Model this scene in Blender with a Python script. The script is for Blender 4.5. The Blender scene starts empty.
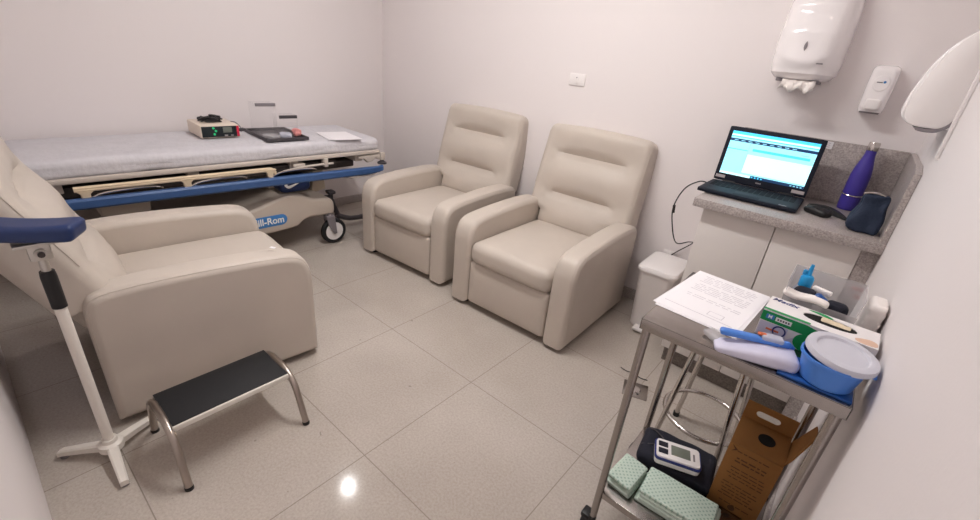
import bpy, bmesh, math, random
from mathutils import Vector, Matrix, noise
random.seed(7)
PI = math.pi
C = bpy.context.scene.collection
R = math.radians

# ------------------------------------------------------------------ room measures (metres)
XL, XR, YB, YF, ZC = -1.36, 2.43, 1.43, -1.41, 2.6

# ------------------------------------------------------------------ materials
def lin(c):
    return tuple((v/255/12.92 if v/255 <= .04045 else ((v/255+.055)/1.055)**2.4) for v in c)

def mat(name, rgb, rough=.5, metal=0., bump=0., bscale=80., var=0., vscale=6., alpha=1., trans=0., emit=None, estr=0., spec=.5, coat=0., ior=1.45, sss=0.):
    m = bpy.data.materials.new(name); m.use_nodes = True
    nt = m.node_tree; b = nt.nodes['Principled BSDF']
    col = lin(rgb)
    b.inputs['Base Color'].default_value = (*col, 1)
    b.inputs['Roughness'].default_value = rough
    b.inputs['Metallic'].default_value = metal
    b.inputs['Alpha'].default_value = alpha
    b.inputs['Transmission Weight'].default_value = trans
    b.inputs['Specular IOR Level'].default_value = spec
    b.inputs['IOR'].default_value = ior
    b.inputs['Coat Weight'].default_value = coat
    if emit is not None:
        b.inputs['Emission Color'].default_value = (*lin(emit), 1); b.inputs['Emission Strength'].default_value = estr
    if bump or var:
        tc = nt.nodes.new('ShaderNodeTexCoord')
    if bump:
        n = nt.nodes.new('ShaderNodeTexNoise'); n.inputs['Scale'].default_value = bscale; n.inputs['Detail'].default_value = 5
        bp = nt.nodes.new('ShaderNodeBump'); bp.inputs['Strength'].default_value = bump; bp.inputs['Distance'].default_value = .01
        nt.links.new(tc.outputs['Object'], n.inputs['Vector']); nt.links.new(n.outputs['Fac'], bp.inputs['Height']); nt.links.new(bp.outputs['Normal'], b.inputs['Normal'])
    if var:
        n2 = nt.nodes.new('ShaderNodeTexNoise'); n2.inputs['Scale'].default_value = vscale; n2.inputs['Detail'].default_value = 4
        r = nt.nodes.new('ShaderNodeValToRGB'); r.color_ramp.elements[0].position = .3; r.color_ramp.elements[1].position = .7
        r.color_ramp.elements[0].color = (*[c*(1-var) for c in col], 1); r.color_ramp.elements[1].color = (*[min(1, c*(1+var)) for c in col], 1)
        nt.links.new(tc.outputs['Object'], n2.inputs['Vector']); nt.links.new(n2.outputs['Fac'], r.inputs['Fac']); nt.links.new(r.outputs['Color'], b.inputs['Base Color'])
    return m

def speckle(name, base, dark, light, rough, scale, grout=None, spec=.5):
    """polished stone with fine grains; grout = (tile size, line width, colour)"""
    m = bpy.data.materials.new(name); m.use_nodes = True
    nt = m.node_tree; L = nt.links; N = nt.nodes.new; b = nt.nodes['Principled BSDF']
    b.inputs['Roughness'].default_value = rough; b.inputs['Specular IOR Level'].default_value = spec
    tc = N('ShaderNodeTexCoord')
    n = N('ShaderNodeTexNoise'); n.inputs['Scale'].default_value = scale; n.inputs['Detail'].default_value = 3; n.inputs['Roughness'].default_value = .7
    L.new(tc.outputs['Object'], n.inputs['Vector'])
    r = N('ShaderNodeValToRGB'); e = r.color_ramp.elements
    e[0].position = .33; e[0].color = (*lin(dark), 1); e[1].position = .66; e[1].color = (*lin(light), 1)
    k = e.new(.5); k.color = (*lin(base), 1)
    L.new(n.outputs['Fac'], r.inputs['Fac'])
    n2 = N('ShaderNodeTexNoise'); n2.inputs['Scale'].default_value = 2.2; n2.inputs['Detail'].default_value = 6
    L.new(tc.outputs['Object'], n2.inputs['Vector'])
    r2 = N('ShaderNodeValToRGB'); r2.color_ramp.elements[0].position = .3; r2.color_ramp.elements[0].color = (.86, .85, .84, 1); r2.color_ramp.elements[1].position = .7; r2.color_ramp.elements[1].color = (1, 1, 1, 1)
    L.new(n2.outputs['Fac'], r2.inputs['Fac'])
    mx = N('ShaderNodeMix'); mx.data_type = 'RGBA'; mx.blend_type = 'MULTIPLY'; mx.inputs['Factor'].default_value = 1
    L.new(r.outputs['Color'], mx.inputs['A']); L.new(r2.outputs['Color'], mx.inputs['B'])
    out = mx.outputs['Result']
    if grout:
        size, width, gc = grout
        # small dark scuffs and bits of dirt
        v = N('ShaderNodeTexVoronoi'); v.inputs['Scale'].default_value = 5.5; v.inputs['Randomness'].default_value = 1
        wn = N('ShaderNodeTexNoise'); wn.inputs['Scale'].default_value = 40
        L.new(tc.outputs['Object'], wn.inputs['Vector'])
        vs = N('ShaderNodeVectorMath'); vs.operation = 'SCALE'; vs.inputs['Scale'].default_value = .03; L.new(wn.outputs['Color'], vs.inputs[0])
        va = N('ShaderNodeVectorMath'); L.new(tc.outputs['Object'], va.inputs[0]); L.new(vs.outputs[0], va.inputs[1]); L.new(va.outputs[0], v.inputs['Vector'])
        lt = N('ShaderNodeMath'); lt.operation = 'LESS_THAN'; lt.inputs[1].default_value = .035; L.new(v.outputs['Distance'], lt.inputs[0])
        sc = N('ShaderNodeMath'); sc.operation = 'MULTIPLY'; sc.inputs[1].default_value = .45; L.new(lt.outputs[0], sc.inputs[0])
        m2 = N('ShaderNodeMix'); m2.data_type = 'RGBA'; m2.inputs['B'].default_value = (.12, .1, .09, 1)
        L.new(sc.outputs[0], m2.inputs['Factor']); L.new(out, m2.inputs['A']); out = m2.outputs['Result']
        sx = N('ShaderNodeSeparateXYZ'); L.new(tc.outputs['Object'], sx.inputs[0])
        ms = []
        for ax in 'XY':
            a = N('ShaderNodeMath'); a.operation = 'PINGPONG'; a.inputs[1].default_value = size/2
            L.new(sx.outputs[ax], a.inputs[0])      # 0 on every grout line
            c = N('ShaderNodeMath'); c.operation = 'LESS_THAN'; c.inputs[1].default_value = width/2; L.new(a.outputs[0], c.inputs[0]); ms.append(c)
        # pingpong gives 0 at multiples of `size`
        mm = N('ShaderNodeMath'); mm.operation = 'MAXIMUM'; L.new(ms[0].outputs[0], mm.inputs[0]); L.new(ms[1].outputs[0], mm.inputs[1])
        m3 = N('ShaderNodeMix'); m3.data_type = 'RGBA'; m3.inputs['B'].default_value = (*lin(gc), 1)
        L.new(mm.outputs[0], m3.inputs['Factor']); L.new(out, m3.inputs['A']); out = m3.outputs['Result']
    L.new(out, b.inputs['Base Color'])
    return m

def dotted(name, base, dot, scale, rad, rot=45):
    m = bpy.data.materials.new(name); m.use_nodes = True
    nt = m.node_tree; L = nt.links; N = nt.nodes.new; b = nt.nodes['Principled BSDF']; b.inputs['Roughness'].default_value = .9
    tc = N('ShaderNodeTexCoord'); mp = N('ShaderNodeMapping'); mp.inputs['Rotation'].default_value = (0, 0, R(rot)); mp.inputs['Scale'].default_value = (1, 1, .25)
    v = N('ShaderNodeTexVoronoi'); v.inputs['Scale'].default_value = scale; v.inputs['Randomness'].default_value = 0
    lt = N('ShaderNodeMath'); lt.operation = 'LESS_THAN'; lt.inputs[1].default_value = rad
    mx = N('ShaderNodeMix'); mx.data_type = 'RGBA'; mx.inputs['A'].default_value = (*lin(base), 1); mx.inputs['B'].default_value = (*lin(dot), 1)
    L.new(tc.outputs['Object'], mp.inputs['Vector']); L.new(mp.outputs[0], v.inputs['Vector']); L.new(v.outputs['Distance'], lt.inputs[0]); L.new(lt.outputs[0], mx.inputs['Factor']); L.new(mx.outputs['Result'], b.inputs['Base Color'])
    return m

M = dict(
    wall=mat('white_wall_paint', (232, 226, 226), .6, bump=.03, bscale=120),
    ceil=mat('ceiling_paint', (238, 234, 230), .8),
    floor=speckle('polished_floor_tile', (188, 179, 170), (179, 169, 160), (195, 187, 179), .1, 110, (.6, .0036, (148, 138, 129)), .4),
    granite=speckle('grey_granite', (174, 165, 162), (146, 138, 136), (198, 190, 187), .3, 150),
    plinth=speckle('plinth_granite', (120, 112, 106), (95, 88, 83), (140, 130, 124), .35, 150),
    leather=mat('beige_leatherette', (196, 186, 176), .42, bump=.05, bscale=260, var=.03, vscale=5, spec=.4),
    seam=mat('leatherette_seam', (168, 154, 138), .6),
    black=mat('black_plastic', (26, 25, 27), .45),
    rubber=mat('black_rubber', (28, 28, 31), .65, bump=.15, bscale=400),
    navy=mat('navy_vinyl', (25, 46, 92), .38),
    bluebar=mat('blue_bumper', (60, 92, 142), .42),
    bluelogo=mat('logo_blue', (66, 128, 192), .4),
    white=mat('white_plastic', (238, 234, 233), .28, spec=.5),
    whitegloss=mat('white_gloss_plastic', (242, 238, 239), .12, coat=.4),
    whitepaint=mat('white_enamel', (228, 222, 214), .35),
    offwhite=mat('white_lettering', (240, 240, 236), .5),
    beigeplast=mat('beige_plastic', (206, 192, 172), .42, var=.02),
    greyplast=mat('pale_grey_plastic', (196, 184, 172), .42),
    devicecase=mat('device_ivory', (226, 212, 196), .45),
    satin=mat('satin_tube', (176, 166, 158), .3, 1.),
    railbeige=mat('cream_rail', (222, 202, 172), .4),
    frame=mat('cream_steel', (204, 194, 184), .4),
    darksteel=mat('dark_steel', (70, 64, 62), .5, .3),
    chrome=mat('chrome', (205, 200, 196), .16, 1.),
    steel=mat('brushed_stainless', (168, 162, 158), .24, 1., bump=.03, bscale=60),
    alu=mat('aluminium', (200, 196, 190), .35, .9),
    sheet=mat('pale_blue_sheet', (205, 203, 208), .85, bump=.5, bscale=38, var=.04, vscale=14),
    mattress=mat('mattress_cover', (70, 80, 110), .6),
    door=mat('cream_laminate', (217, 211, 207), .38),
    cabbody=mat('white_laminate', (222, 212, 205), .4),
    paper=mat('paper', (240, 237, 240), .7),
    ink=mat('printed_ink', (202, 198, 204), .8),
    towel=mat('paper_towel', (236, 230, 226), .9, bump=.2, bscale=90),
    cartridge=mat('brown_cardboard', (142, 97, 48), .8, bump=.05, bscale=150, var=.06),
    brownink=mat('dark_brown_print', (84, 54, 26), .8),
    hole=mat('black_hole', (10, 9, 9), .9),
    glovew=mat('white_carton', (234, 230, 230), .45),
    green=mat('green_print', (22, 148, 78), .45),
    lilac=mat('pale_lilac_print', (205, 203, 222), .45),
    inkblue=mat('dark_blue_print', (40, 52, 116), .5),
    orange=mat('orange_print', (206, 108, 70), .5),
    glovef=mat('latex_gloves', (222, 206, 178), .7),
    skinprint=mat('pale_beige_print', (216, 182, 160), .5),
    bowl=mat('blue_plastic', (78, 132, 214), .3),
    bluedark=mat('deep_blue_plastic', (24, 78, 150), .4),
    cyan=mat('bright_cyan_plastic', (34, 150, 210), .35),
    lid=mat('frosted_lid', (214, 214, 224), .4, alpha=.86),
    frost=mat('frosted_clear_plastic', (214, 212, 214), .3, alpha=.38),
    clear=mat('clear_plastic', (226, 222, 224), .2, alpha=.045),
    bottleclear=mat('milky_bottle', (206, 208, 222), .35, alpha=.7),
    purple=mat('violet_bottle', (66, 54, 150), .4),
    pouch=mat('dark_navy_cloth', (34, 46, 68), .75, bump=.2, bscale=160),
    cuff=mat('black_navy_cloth', (24, 26, 40), .8, bump=.2, bscale=160),
    gown=dotted('green_dotted_cloth', (198, 214, 202), (150, 178, 164), 85, .27),
    lcd=mat('lcd_grey_green', (112, 118, 108), .3),
    red=mat('red_print', (206, 40, 70), .45),
    coral=mat('coral_plastic', (226, 150, 146), .4),
    panel=mat('black_panel', (22, 30, 34), .35),
    ledgreen=mat('green_indicator', (40, 190, 120), .4, emit=(40, 200, 120), estr=.25),
    grey=mat('mid_grey', (128, 122, 126), .45),
    deepgrey=mat('deep_grey', (66, 62, 66), .45),
    laptop=mat('navy_black_laptop', (20, 24, 38), .55, spec=.3),
    keys=mat('laptop_keys', (13, 15, 24), .65, spec=.25),
    sticker=mat('silver_sticker', (176, 168, 168), .5),
    scr_bg=mat('screen_pale', (150, 225, 245), .3, emit=(158, 226, 246), estr=.85),
    scr_hi=mat('screen_white', (200, 240, 250), .3, emit=(206, 244, 252), estr=.9),
    scr_cy=mat('screen_cyan', (80, 200, 240), .3, emit=(70, 200, 240), estr=.9),
    scr_dk=mat('screen_dark_bar', (10, 50, 90), .3, emit=(10, 60, 104), estr=.6),
    scr_ln=mat('screen_lines', (120, 190, 215), .3, emit=(140, 205, 226), estr=.8),
    lamp=mat('lit_lamp', (255, 255, 255), .5, emit=(255, 250, 244), estr=26),
    spotlamp=mat('lit_downlight', (255, 255, 255), .5, emit=(255, 250, 244), estr=90),
)

# ------------------------------------------------------------------ mesh helpers
def newbm(): return bmesh.new()

def merge(bm, tmp, mtx=None, mi=0):
    if mtx is not None: bmesh.ops.transform(tmp, matrix=mtx, verts=tmp.verts)
    for f in tmp.faces: f.material_index = mi
    me = bpy.data.meshes.new('tmp'); tmp.to_mesh(me); tmp.free()
    bm.from_mesh(me); bpy.data.meshes.remove(me)

def box(bm, c, s, bev=0., seg=2, rz=0., mi=0, rot=None):
    t = bmesh.new(); bmesh.ops.create_cube(t, size=1)
    bmesh.ops.scale(t, vec=s, verts=t.verts)
    if bev: bmesh.ops.bevel(t, geom=t.edges[:], offset=min(bev, min(s)*.49), segments=seg, affect='EDGES', profile=.5)
    m = Matrix.Translation(c) @ (rot if rot is not None else Matrix.Rotation(rz, 4, 'Z'))
    merge(bm, t, m, mi); return bm

def bx(bm, x0, x1, y0, y1, z0, z1, bev=0., seg=2, mi=0):
    return box(bm, ((x0+x1)/2, (y0+y1)/2, (z0+z1)/2), (abs(x1-x0), abs(y1-y0), abs(z1-z0)), bev, seg, 0, mi)

def cushion(bm, c, s, r, n=14, fn=None, mtx=None, mi=0):
    """box with fully rounded edges, dense enough to be pushed about by fn(p)->p (p in box coordinates)"""
    t = bmesh.new(); bmesh.ops.create_cube(t, size=2)
    bmesh.ops.subdivide_edges(t, edges=t.edges[:], cuts=n, use_grid_fill=True)
    h = Vector(s)/2
    for v in t.verts:
        u = Vector([math.sin(k*PI/2)*.6+k*.4 for k in v.co]); p = Vector((u.x*h.x, u.y*h.y, u.z*h.z))
        q = Vector([max(-h[i]+r, min(h[i]-r, p[i])) for i in range(3)]); d = p-q
        if d.length > 1e-9: p = q + d.normalized()*min(r, max(abs(d.x), abs(d.y), abs(d.z))) if min(s) > 0 else p
        v.co = fn(p) if fn else p
    m = Matrix.Translation(c)
    if mtx is not None: m = m @ mtx
    merge(bm, t, m, mi); return bm

def tube(bm, pts, r, n=12, closed=False, mi=0, caps=True):
    t = bmesh.new(); pts = [Vector(p) for p in pts]; N = len(pts); rings = []
    rr = r if isinstance(r, (list, tuple)) else [r]*N
    up = None
    for i, p in enumerate(pts):
        a = pts[(i-1) % N] if (closed or i > 0) else p; b = pts[(i+1) % N] if (closed or i < N-1) else p
        d = (b-a).normalized()
        if up is None: up = d.orthogonal().normalized()
        up = (up - d*up.dot(d)).normalized(); s = d.cross(up)
        rings.append([t.verts.new(p+rr[i]*(math.cos(2*PI*k/n)*up+math.sin(2*PI*k/n)*s)) for k in range(n)])
    for i in range(N if closed else N-1):
        A, B = rings[i], rings[(i+1) % N]
        off = 0
        if closed and i == N-1:
            off = min(range(n), key=lambda o: (A[0].co-B[o].co).length)
        for k in range(n): t.faces.new((A[k], A[(k+1) % n], B[(k+1+off) % n], B[(k+off) % n]))
    if caps and not closed:
        t.faces.new(rings[0][::-1]); t.faces.new(rings[-1])
    bmesh.ops.recalc_face_normals(t, faces=t.faces)
    merge(bm, t, None, mi); return bm

def cyl(bm, a, b, r, n=20, mi=0): return tube(bm, [a, b], r, n, False, mi)

def fillet(pts, r, seg=6):
    """round the corners of a polyline"""
    pts = [Vector(p) for p in pts]; out = [pts[0]]
    for i in range(1, len(pts)-1):
        p = pts[i]; a = pts[i-1]-p; b = pts[i+1]-p; l = min(r, a.length*.49, b.length*.49)
        s, e = p+a.normalized()*l, p+b.normalized()*l
        for k in range(seg+1):
            u = k/seg; out.append((1-u)**2*s+2*u*(1-u)*p+u*u*e)
    out.append(pts[-1]); return out

def lathe(bm, prof, c=(0, 0, 0), n=32, mi=0, mtx=None):
    t = bmesh.new(); rings = []
    for r, z in prof:
        if r < 1e-6: rings.append([t.verts.new((0, 0, z))])
        else: rings.append([t.verts.new((r*math.cos(2*PI*k/n), r*math.sin(2*PI*k/n), z)) for k in range(n)])
    for A, B in zip(rings, rings[1:]):
        for k in range(n):
            l = (k+1) % n
            if len(A) == 1 and len(B) == 1: continue
            if len(A) == 1: t.faces.new((A[0], B[l], B[k]))
            elif len(B) == 1: t.faces.new((A[k], A[l], B[0]))
            else: t.faces.new((A[k], A[l], B[l], B[k]))
    bmesh.ops.recalc_face_normals(t, faces=t.faces)
    m = Matrix.Translation(c)
    if mtx is not None: m = m @ mtx
    merge(bm, t, m, mi); return bm

def loft(bm, rings, mi=0, mtx=None):
    t = bmesh.new(); V = [[t.verts.new(p) for p in ring] for ring in rings]; n = len(V[0])
    for A, B in zip(V, V[1:]):
        for k in range(n): t.faces.new((A[k], A[(k+1) % n], B[(k+1) % n], B[k]))
    t.faces.new(V[0][::-1]); t.faces.new(V[-1])
    bmesh.ops.recalc_face_normals(t, faces=t.faces)
    merge(bm, t, mtx, mi); return bm

def inset_poly(P, d):
    n = len(P); out = []
    area = sum(P[i][0]*P[(i+1) % n][1]-P[(i+1) % n][0]*P[i][1] for i in range(n)); sg = 1 if area > 0 else -1
    for i in range(n):
        a, p, b = Vector(P[i-1]), Vector(P[i]), Vector(P[(i+1) % n])
        e1, e2 = (p-a).normalized(), (b-p).normalized()
        n1, n2 = Vector((-e1.y, e1.x))*sg, Vector((-e2.y, e2.x))*sg
        m = (n1+n2); m = m.normalized() if m.length > 1e-6 else n1
        out.append(p+m*d/max(.5, m.dot(n1)))
    return out

def prism(bm, P, axis, a, b, r=0., seg=4, mi=0, mtx=None):
    """extrude a 2-D outline between a and b along axis (x: P=(y,z), y: P=(x,z), z: P=(x,y)); r rounds the two rims"""
    def put(q, t):
        return {'x': (t, q[0], q[1]), 'y': (q[0], t, q[1]), 'z': (q[0], q[1], t)}[axis]
    st = []
    if r:
        for k in range(seg+1):
            th = PI/2*k/seg; st.append((a+r*(1-math.sin(th)), r*(1-math.cos(PI/2-th))))
        st = [(a+r*(1-math.sin(PI/2*k/seg)), r*(1-math.cos(PI/2*k/seg))) for k in range(seg, -1, -1)]
        st = st + [(a+b-p, i) for p, i in reversed(st)]
    else: st = [(a, 0), (b, 0)]
    rings = [[put(q, p) for q in (inset_poly(P, i) if i > 1e-9 else P)] for p, i in st]
    return loft(bm, rings, mi, mtx)

def quad(bm, pts, mi=0):
    f = bm.faces.new([bm.verts.new(p) for p in pts]); f.material_index = mi; return bm

def smooth_curve(P, n=6, closed=False):
    """Catmull-Rom through 2-D or 3-D points"""
    P = [Vector(p) for p in P]; N = len(P); out = []
    for i in range(N if closed else N-1):
        g = (lambda k: P[k % N]) if closed else (lambda k: P[max(0, min(N-1, k))])
        a, b, c, d = g(i-1), g(i), g(i+1), g(i+2)
        for k in range(n):
            t = k/n; out.append(.5*((2*b)+(c-a)*t+(2*a-5*b+4*c-d)*t*t+(3*b-a-3*c+d)*t**3))
    if not closed: out.append(P[-1])
    return out

def obj(name, bm, mats, parent=None, label=None, angle=35, loc=None, rz=None):
    me = bpy.data.meshes.new(name); bm.to_mesh(me); bm.free()
    for m in (mats if isinstance(mats, (list, tuple)) else [mats]): me.materials.append(M[m] if isinstance(m, str) else m)
    me.polygons.foreach_set('use_smooth', [True]*len(me.polygons)); me.set_sharp_from_angle(angle=R(angle))
    o = bpy.data.objects.new(name, me); C.objects.link(o)
    if parent: o.parent = parent
    if label: o['label'] = label
    if loc is not None: o.location = loc
    if rz is not None: o.rotation_euler.z = rz
    return o

def tag(o, label, cat, group=None, kind=None):
    o['label'] = label; o['category'] = cat
    if group: o['group'] = group
    if kind: o['kind'] = kind
    return o

def thing(name, label, cat, loc=(0, 0, 0), rz=0., group=None):
    o = bpy.data.objects.new(name, None); C.objects.link(o); o.empty_display_size = .1
    o.location = loc; o.rotation_euler = (0, 0, rz)
    return tag(o, label, cat, group)

def struct(name, bm, m, parent=None):
    o = obj(name, bm, m, parent)
    if not parent: o['kind'] = 'structure'
    return o

def text(name, body, size, m, parent, mtx, extrude=.0006, shear=0., width=None):
    cu = bpy.data.curves.new(name, 'FONT'); cu.body = body; cu.size = size; cu.extrude = extrude; cu.shear = shear; cu.offset = size*.02
    cu.align_x = 'CENTER'; cu.align_y = 'CENTER'
    tmp = bpy.data.objects.new(name, cu); C.objects.link(tmp)
    bpy.context.view_layer.update()
    me = bpy.data.meshes.new_from_object(tmp.evaluated_get(bpy.context.evaluated_depsgraph_get()))
    bpy.data.objects.remove(tmp); bpy.data.curves.remove(cu)
    if width:
        xs = [v.co.x for v in me.vertices]; k = width/(max(xs)-min(xs))
        for v in me.vertices: v.co.x *= k
    me.transform(mtx); me.materials.clear(); me.materials.append(M[m])
    o = bpy.data.objects.new(name, me); C.objects.link(o); o.parent = parent
    return o

def dup(root, loc, rz, label):
    r = root.copy(); C.objects.link(r); r.location = loc; r.rotation_euler = (0, 0, rz); r['label'] = label
    for ch in list(root.children):
        c = ch.copy(); C.objects.link(c); c.parent = r
        for g in list(ch.children):
            d = g.copy(); C.objects.link(d); d.parent = c
    return r

# ------------------------------------------------------------------ the setting
W = .1
b = newbm(); bx(b, XL-W, XR+W, YF-W, YB+W, -.1, 0); struct('floor', b, 'floor')
b = newbm(); bx(b, XL-W, XR+W, YF-W, YB+W, ZC, ZC+.1); struct('ceiling', b, 'ceil')
b = newbm(); bx(b, XL-W, XL, YF-W, YB+W, 0, ZC); struct('wall_left', b, 'wall')
b = newbm(); bx(b, XL, XR, YB, YB+W, 0, ZC); struct('wall_back', b, 'wall')
b = newbm(); bx(b, XR, XR+W, YF-W, YB+W, 0, ZC); struct('wall_right', b, 'wall')
b = newbm(); bx(b, XL, XR, YF-W, YF, 0, ZC); struct('wall_front', b, 'wall')
b = newbm(); bx(b, XL, XL+.012, YF, YB, 0, .075, .002); struct('baseboard_left', b, 'granite')
b = newbm(); bx(b, XL+.012, 1.79, YB-.012, YB, 0, .075, .002); struct('baseboard_back', b, 'granite')
b = newbm(); bx(b, XR-.012, XR, YF, .84, 0, .075, .002); struct('baseboard_right', b, 'granite')

# ------------------------------------------------------------------ ceiling lamps
def tube_lamp(x, y, label):
    t = thing('ceiling_lamp', label, 'lamp', (x, y, ZC))
    b = newbm(); bx(b, -.63, .63, -.11, .11, -.05, -.0005, .008); obj('housing', b, 'whitepaint', t)
    for s in (-1, 1):
        b = newbm(); cyl(b, (-.59, s*.05, -.066), (.59, s*.05, -.066), .014, 14); obj('lamp_tube', b, 'lamp', t)
    return t
tube_lamp(.88, .0, 'white ceiling lamp with two lit tubes above the middle of the room')
t = thing('ceiling_downlight', 'small round lit downlight in the ceiling towards the bed', 'lamp', (-.50, .32, ZC))
b = newbm(); lathe(b, [(.03, -.0005), (.075, -.0005), (.078, -.008), (.07, -.014), (.032, -.012), (.03, -.0005)], n=36); obj('trim_ring', b, 'whitepaint', t)
b = newbm(); lathe(b, [(0, -.006), (.03, -.006), (.03, -.001), (0, -.001)], n=36); obj('lamp_disc', b, 'spotlamp', t)

# ------------------------------------------------------------------ recliner armchairs (front at local y=0, facing -y)
CREST = smooth_curve([(0, .024), (0, .21), (0, .40), (.006, .465), (.030, .520), (.075, .549), (.15, .562), (.30, .572), (.48, .578), (.64, .576), (.735, .566), (.772, .535), (.782, .46), (.782, .28), (.782, .024)], 5)

def arm_bm(s):
    b = newbm(); x0, x1 = (.278, .412) if s > 0 else (-.412, -.278)
    prism(b, CREST, 'x', x0, x1, .032, 5); return b

def piping_bm(s):
    b = newbm(); ins = inset_poly(CREST, .0085)[8:-6]
    tube(b, [(s*(.412-.012), q[0], q[1]) for q in ins], .0028, 6)
    return b

def make_chair(name, label, lean, loc, rz, pivot=(.79, .385)):
    t = thing(name, label, 'armchair', loc, rz, 'beige recliner armchairs')
    b = newbm(); bx(b, -.274, .274, .035, .765, .026, .29, .015); obj('frame', b, 'leather', t)
    def bulge(p, k=.010):
        q = p.copy()
        if p.y < 0: q.y -= k*(1-(p.x/.27)**2)*(1-(p.z/.13)**2)
        return q
    b = newbm(); cushion(b, (0, .04, .175), (.550, .07, .275), .022, 12, bulge); obj('footrest_panel', b, 'leather', t)
    def seatfn(p):
        q = p.copy(); e = (1-min(1, abs(p.x)/.27)**4)
        if p.z > 0: q.z += .020*e*(1-((p.y+.05)/.45)**2 if abs(p.y+.05) < .45 else 0)
        if p.y < -.2: q.y -= .014*e*(1-(p.z/.08)**2)
        if p.z > 0: q.z += .0022*noise.noise(Vector((p.x*11, p.y*11, 3)))
        return q
    b = newbm(); cushion(b, (0, .345, .371), (.552, .70, .128), .045, 22, seatfn); obj('seat', b, 'leather', t)
    for s in (-1, 1):
        a = obj('armrest', arm_bm(s), 'leather', t); wn = a.modifiers.new('normals', 'WEIGHTED_NORMAL'); wn.keep_sharp = True
        obj('piping', piping_bm(s), 'leather', a)
    # backrest, leaning by `lean` from the vertical about its foot
    H, D, Wd = .675, .17, .745
    def backfn(p):
        q = p.copy(); u = p.x/(Wd/2); f = 1-min(1, abs(u))**3.5
        if p.y < 0:
            z = p.z
            q.y -= .026*f*(.5-.5*math.cos((z-.155)*2*PI/.26)) + .006*f
            for zc, k in ((.155, .034), (-.105, .034)):
                w = max(0, 1-(abs(u)/.66)**5) if abs(u) < .66 else 0
                q.y += k*w*math.exp(-((z-zc-.008*math.cos(u*3))/.021)**2)
            q.y += .003*noise.noise(Vector((p.x*9, p.z*9, 1)))
            # little pull wrinkles at the ends of the creases
            for zc in (.155, -.105):
                for sx in (-1, 1):
                    dx, dz = p.x-sx*.225, z-zc
                    rr = math.hypot(dx, dz)
                    if rr < .09: q.y += .006*math.sin(math.atan2(dz, dx*sx)*5)*math.exp(-(rr/.05)**2)
        else:
            q.y += .006*f
        # top slightly narrower and softly crowned
        k = (p.z+H/2)/H
        q.x *= 1-.035*k
        low = max(0, min(1, (.140-(p.z+H/2))/.03)); q.x *= 1-low*(1-.545/Wd)      # narrower where it sits between the arms
        q.z += .012*(1-u*u)*max(0, k-.6)/.4
        return q
    b = newbm()
    cushion(b, (0, 0, 0), (Wd, D, H), .045, 40, backfn)
    m = Matrix.Translation((0, pivot[0]-.15*math.tan(lean), pivot[1])) @ Matrix.Rotation(-lean, 4, 'X') @ Matrix.Translation((0, 0, H/2))
    bmesh.ops.transform(b, matrix=m, verts=b.verts)
    br = obj('backrest', b, 'leather', t)
    for s in (-1, 1):
        pts = []
        for k in range(25):
            z = -H/2+.27+(H-.32)*k/24; kk = (z+H/2)/H
            pts.append(m @ Vector((s*(Wd/2*(1-.035*kk)-.011), -D/2+.011, z)))
        b = newbm(); tube(b, pts, .0022, 6); obj('piping', b, 'leather', br)
    for sx in (-1, 1):
        for y in (.06, .72):
            b = newbm(); lathe(b, [(0, 0), (.022, 0), (.026, .03), (0, .03)], (sx*.33, y, 0), 16); obj('foot', b, 'black', t)
    return t

chairC = make_chair('recliner_armchair', 'beige recliner armchair beside the white pedal bin, back to the wall', R(15), (.977, .492, 0), R(1.5))
chairB = dup(chairC, (.034, .505, 0), R(3.2), 'beige recliner armchair nearest the foot of the hospital bed')
chairA = make_chair('recliner_armchair', 'reclined beige armchair seen side-on behind the black step stool', R(24.5), (.126, -.350, 0), R(174), (.775, .385))
b = newbm(); box(b, (0, 0, .0012), (.026, .014, .002), .0008, 1, R(20)); tag(obj('paper_tag', b, 'paper', loc=(.44, -.52, .5765)), 'tiny white paper tag lying on the reclined armchair armrest', 'tag')

# ------------------------------------------------------------------ hospital stretcher
BED = (-.98, -.13, 0); BR = R(-2)
t = thing('hospital_stretcher', 'cream wheeled hospital bed with blue side bumper along the left wall', 'bed', BED, BR)
b = newbm(); cushion(b, (0, -.02, .708), (.60, 1.96, .09), .03, 10); obj('mattress', b, 'mattress', t)
b = newbm()
bx(b, -.31, .315, -1.05, .955, .655, .668, .004)
for s in (-1, 1): bx(b, s*.335-.016, s*.335+.016, -1.05, .965, .654, .680, .006)
for y in (-.9, -.3, .3, .8): bx(b, -.31, .31, y-.03, y+.03, .60, .656, .004)
obj('deck_frame', b, 'frame', t)
b = newbm(); bx(b, -.24, .24, -.95, .80, .545, .60, .01); bx(b, .20, .30, -.9, .62, .575, .625, .006); obj('lift_frame', b, 'darksteel', t)
# foot end: push bar bracket and cone bumper
b = newbm()
prism(b, [(.78, .640), (.965, .650), (1.00, .640), (1.00, .612), (.955, .605), (.93, .62), (.90, .596), (.86, .590), (.83, .62), (.78, .626)], 'x', .30, .345, .006); obj('end_bracket', b, 'frame', t)
for s in (1, -1):
    b = newbm(); lathe(b, [(0, .055), (.012, .055), (.014, .02), (.036, .006), (.036, -.004), (0, -.004)], (s*.345, .985, .575), 20); obj('corner_bumper', b, 'deepgrey', t)
    b = newbm(); bx(b, s*.345-.016, s*.345+.016, .965, 1.005, .60, .66, .006); obj('corner_post', b, 'frame', t)
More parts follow.
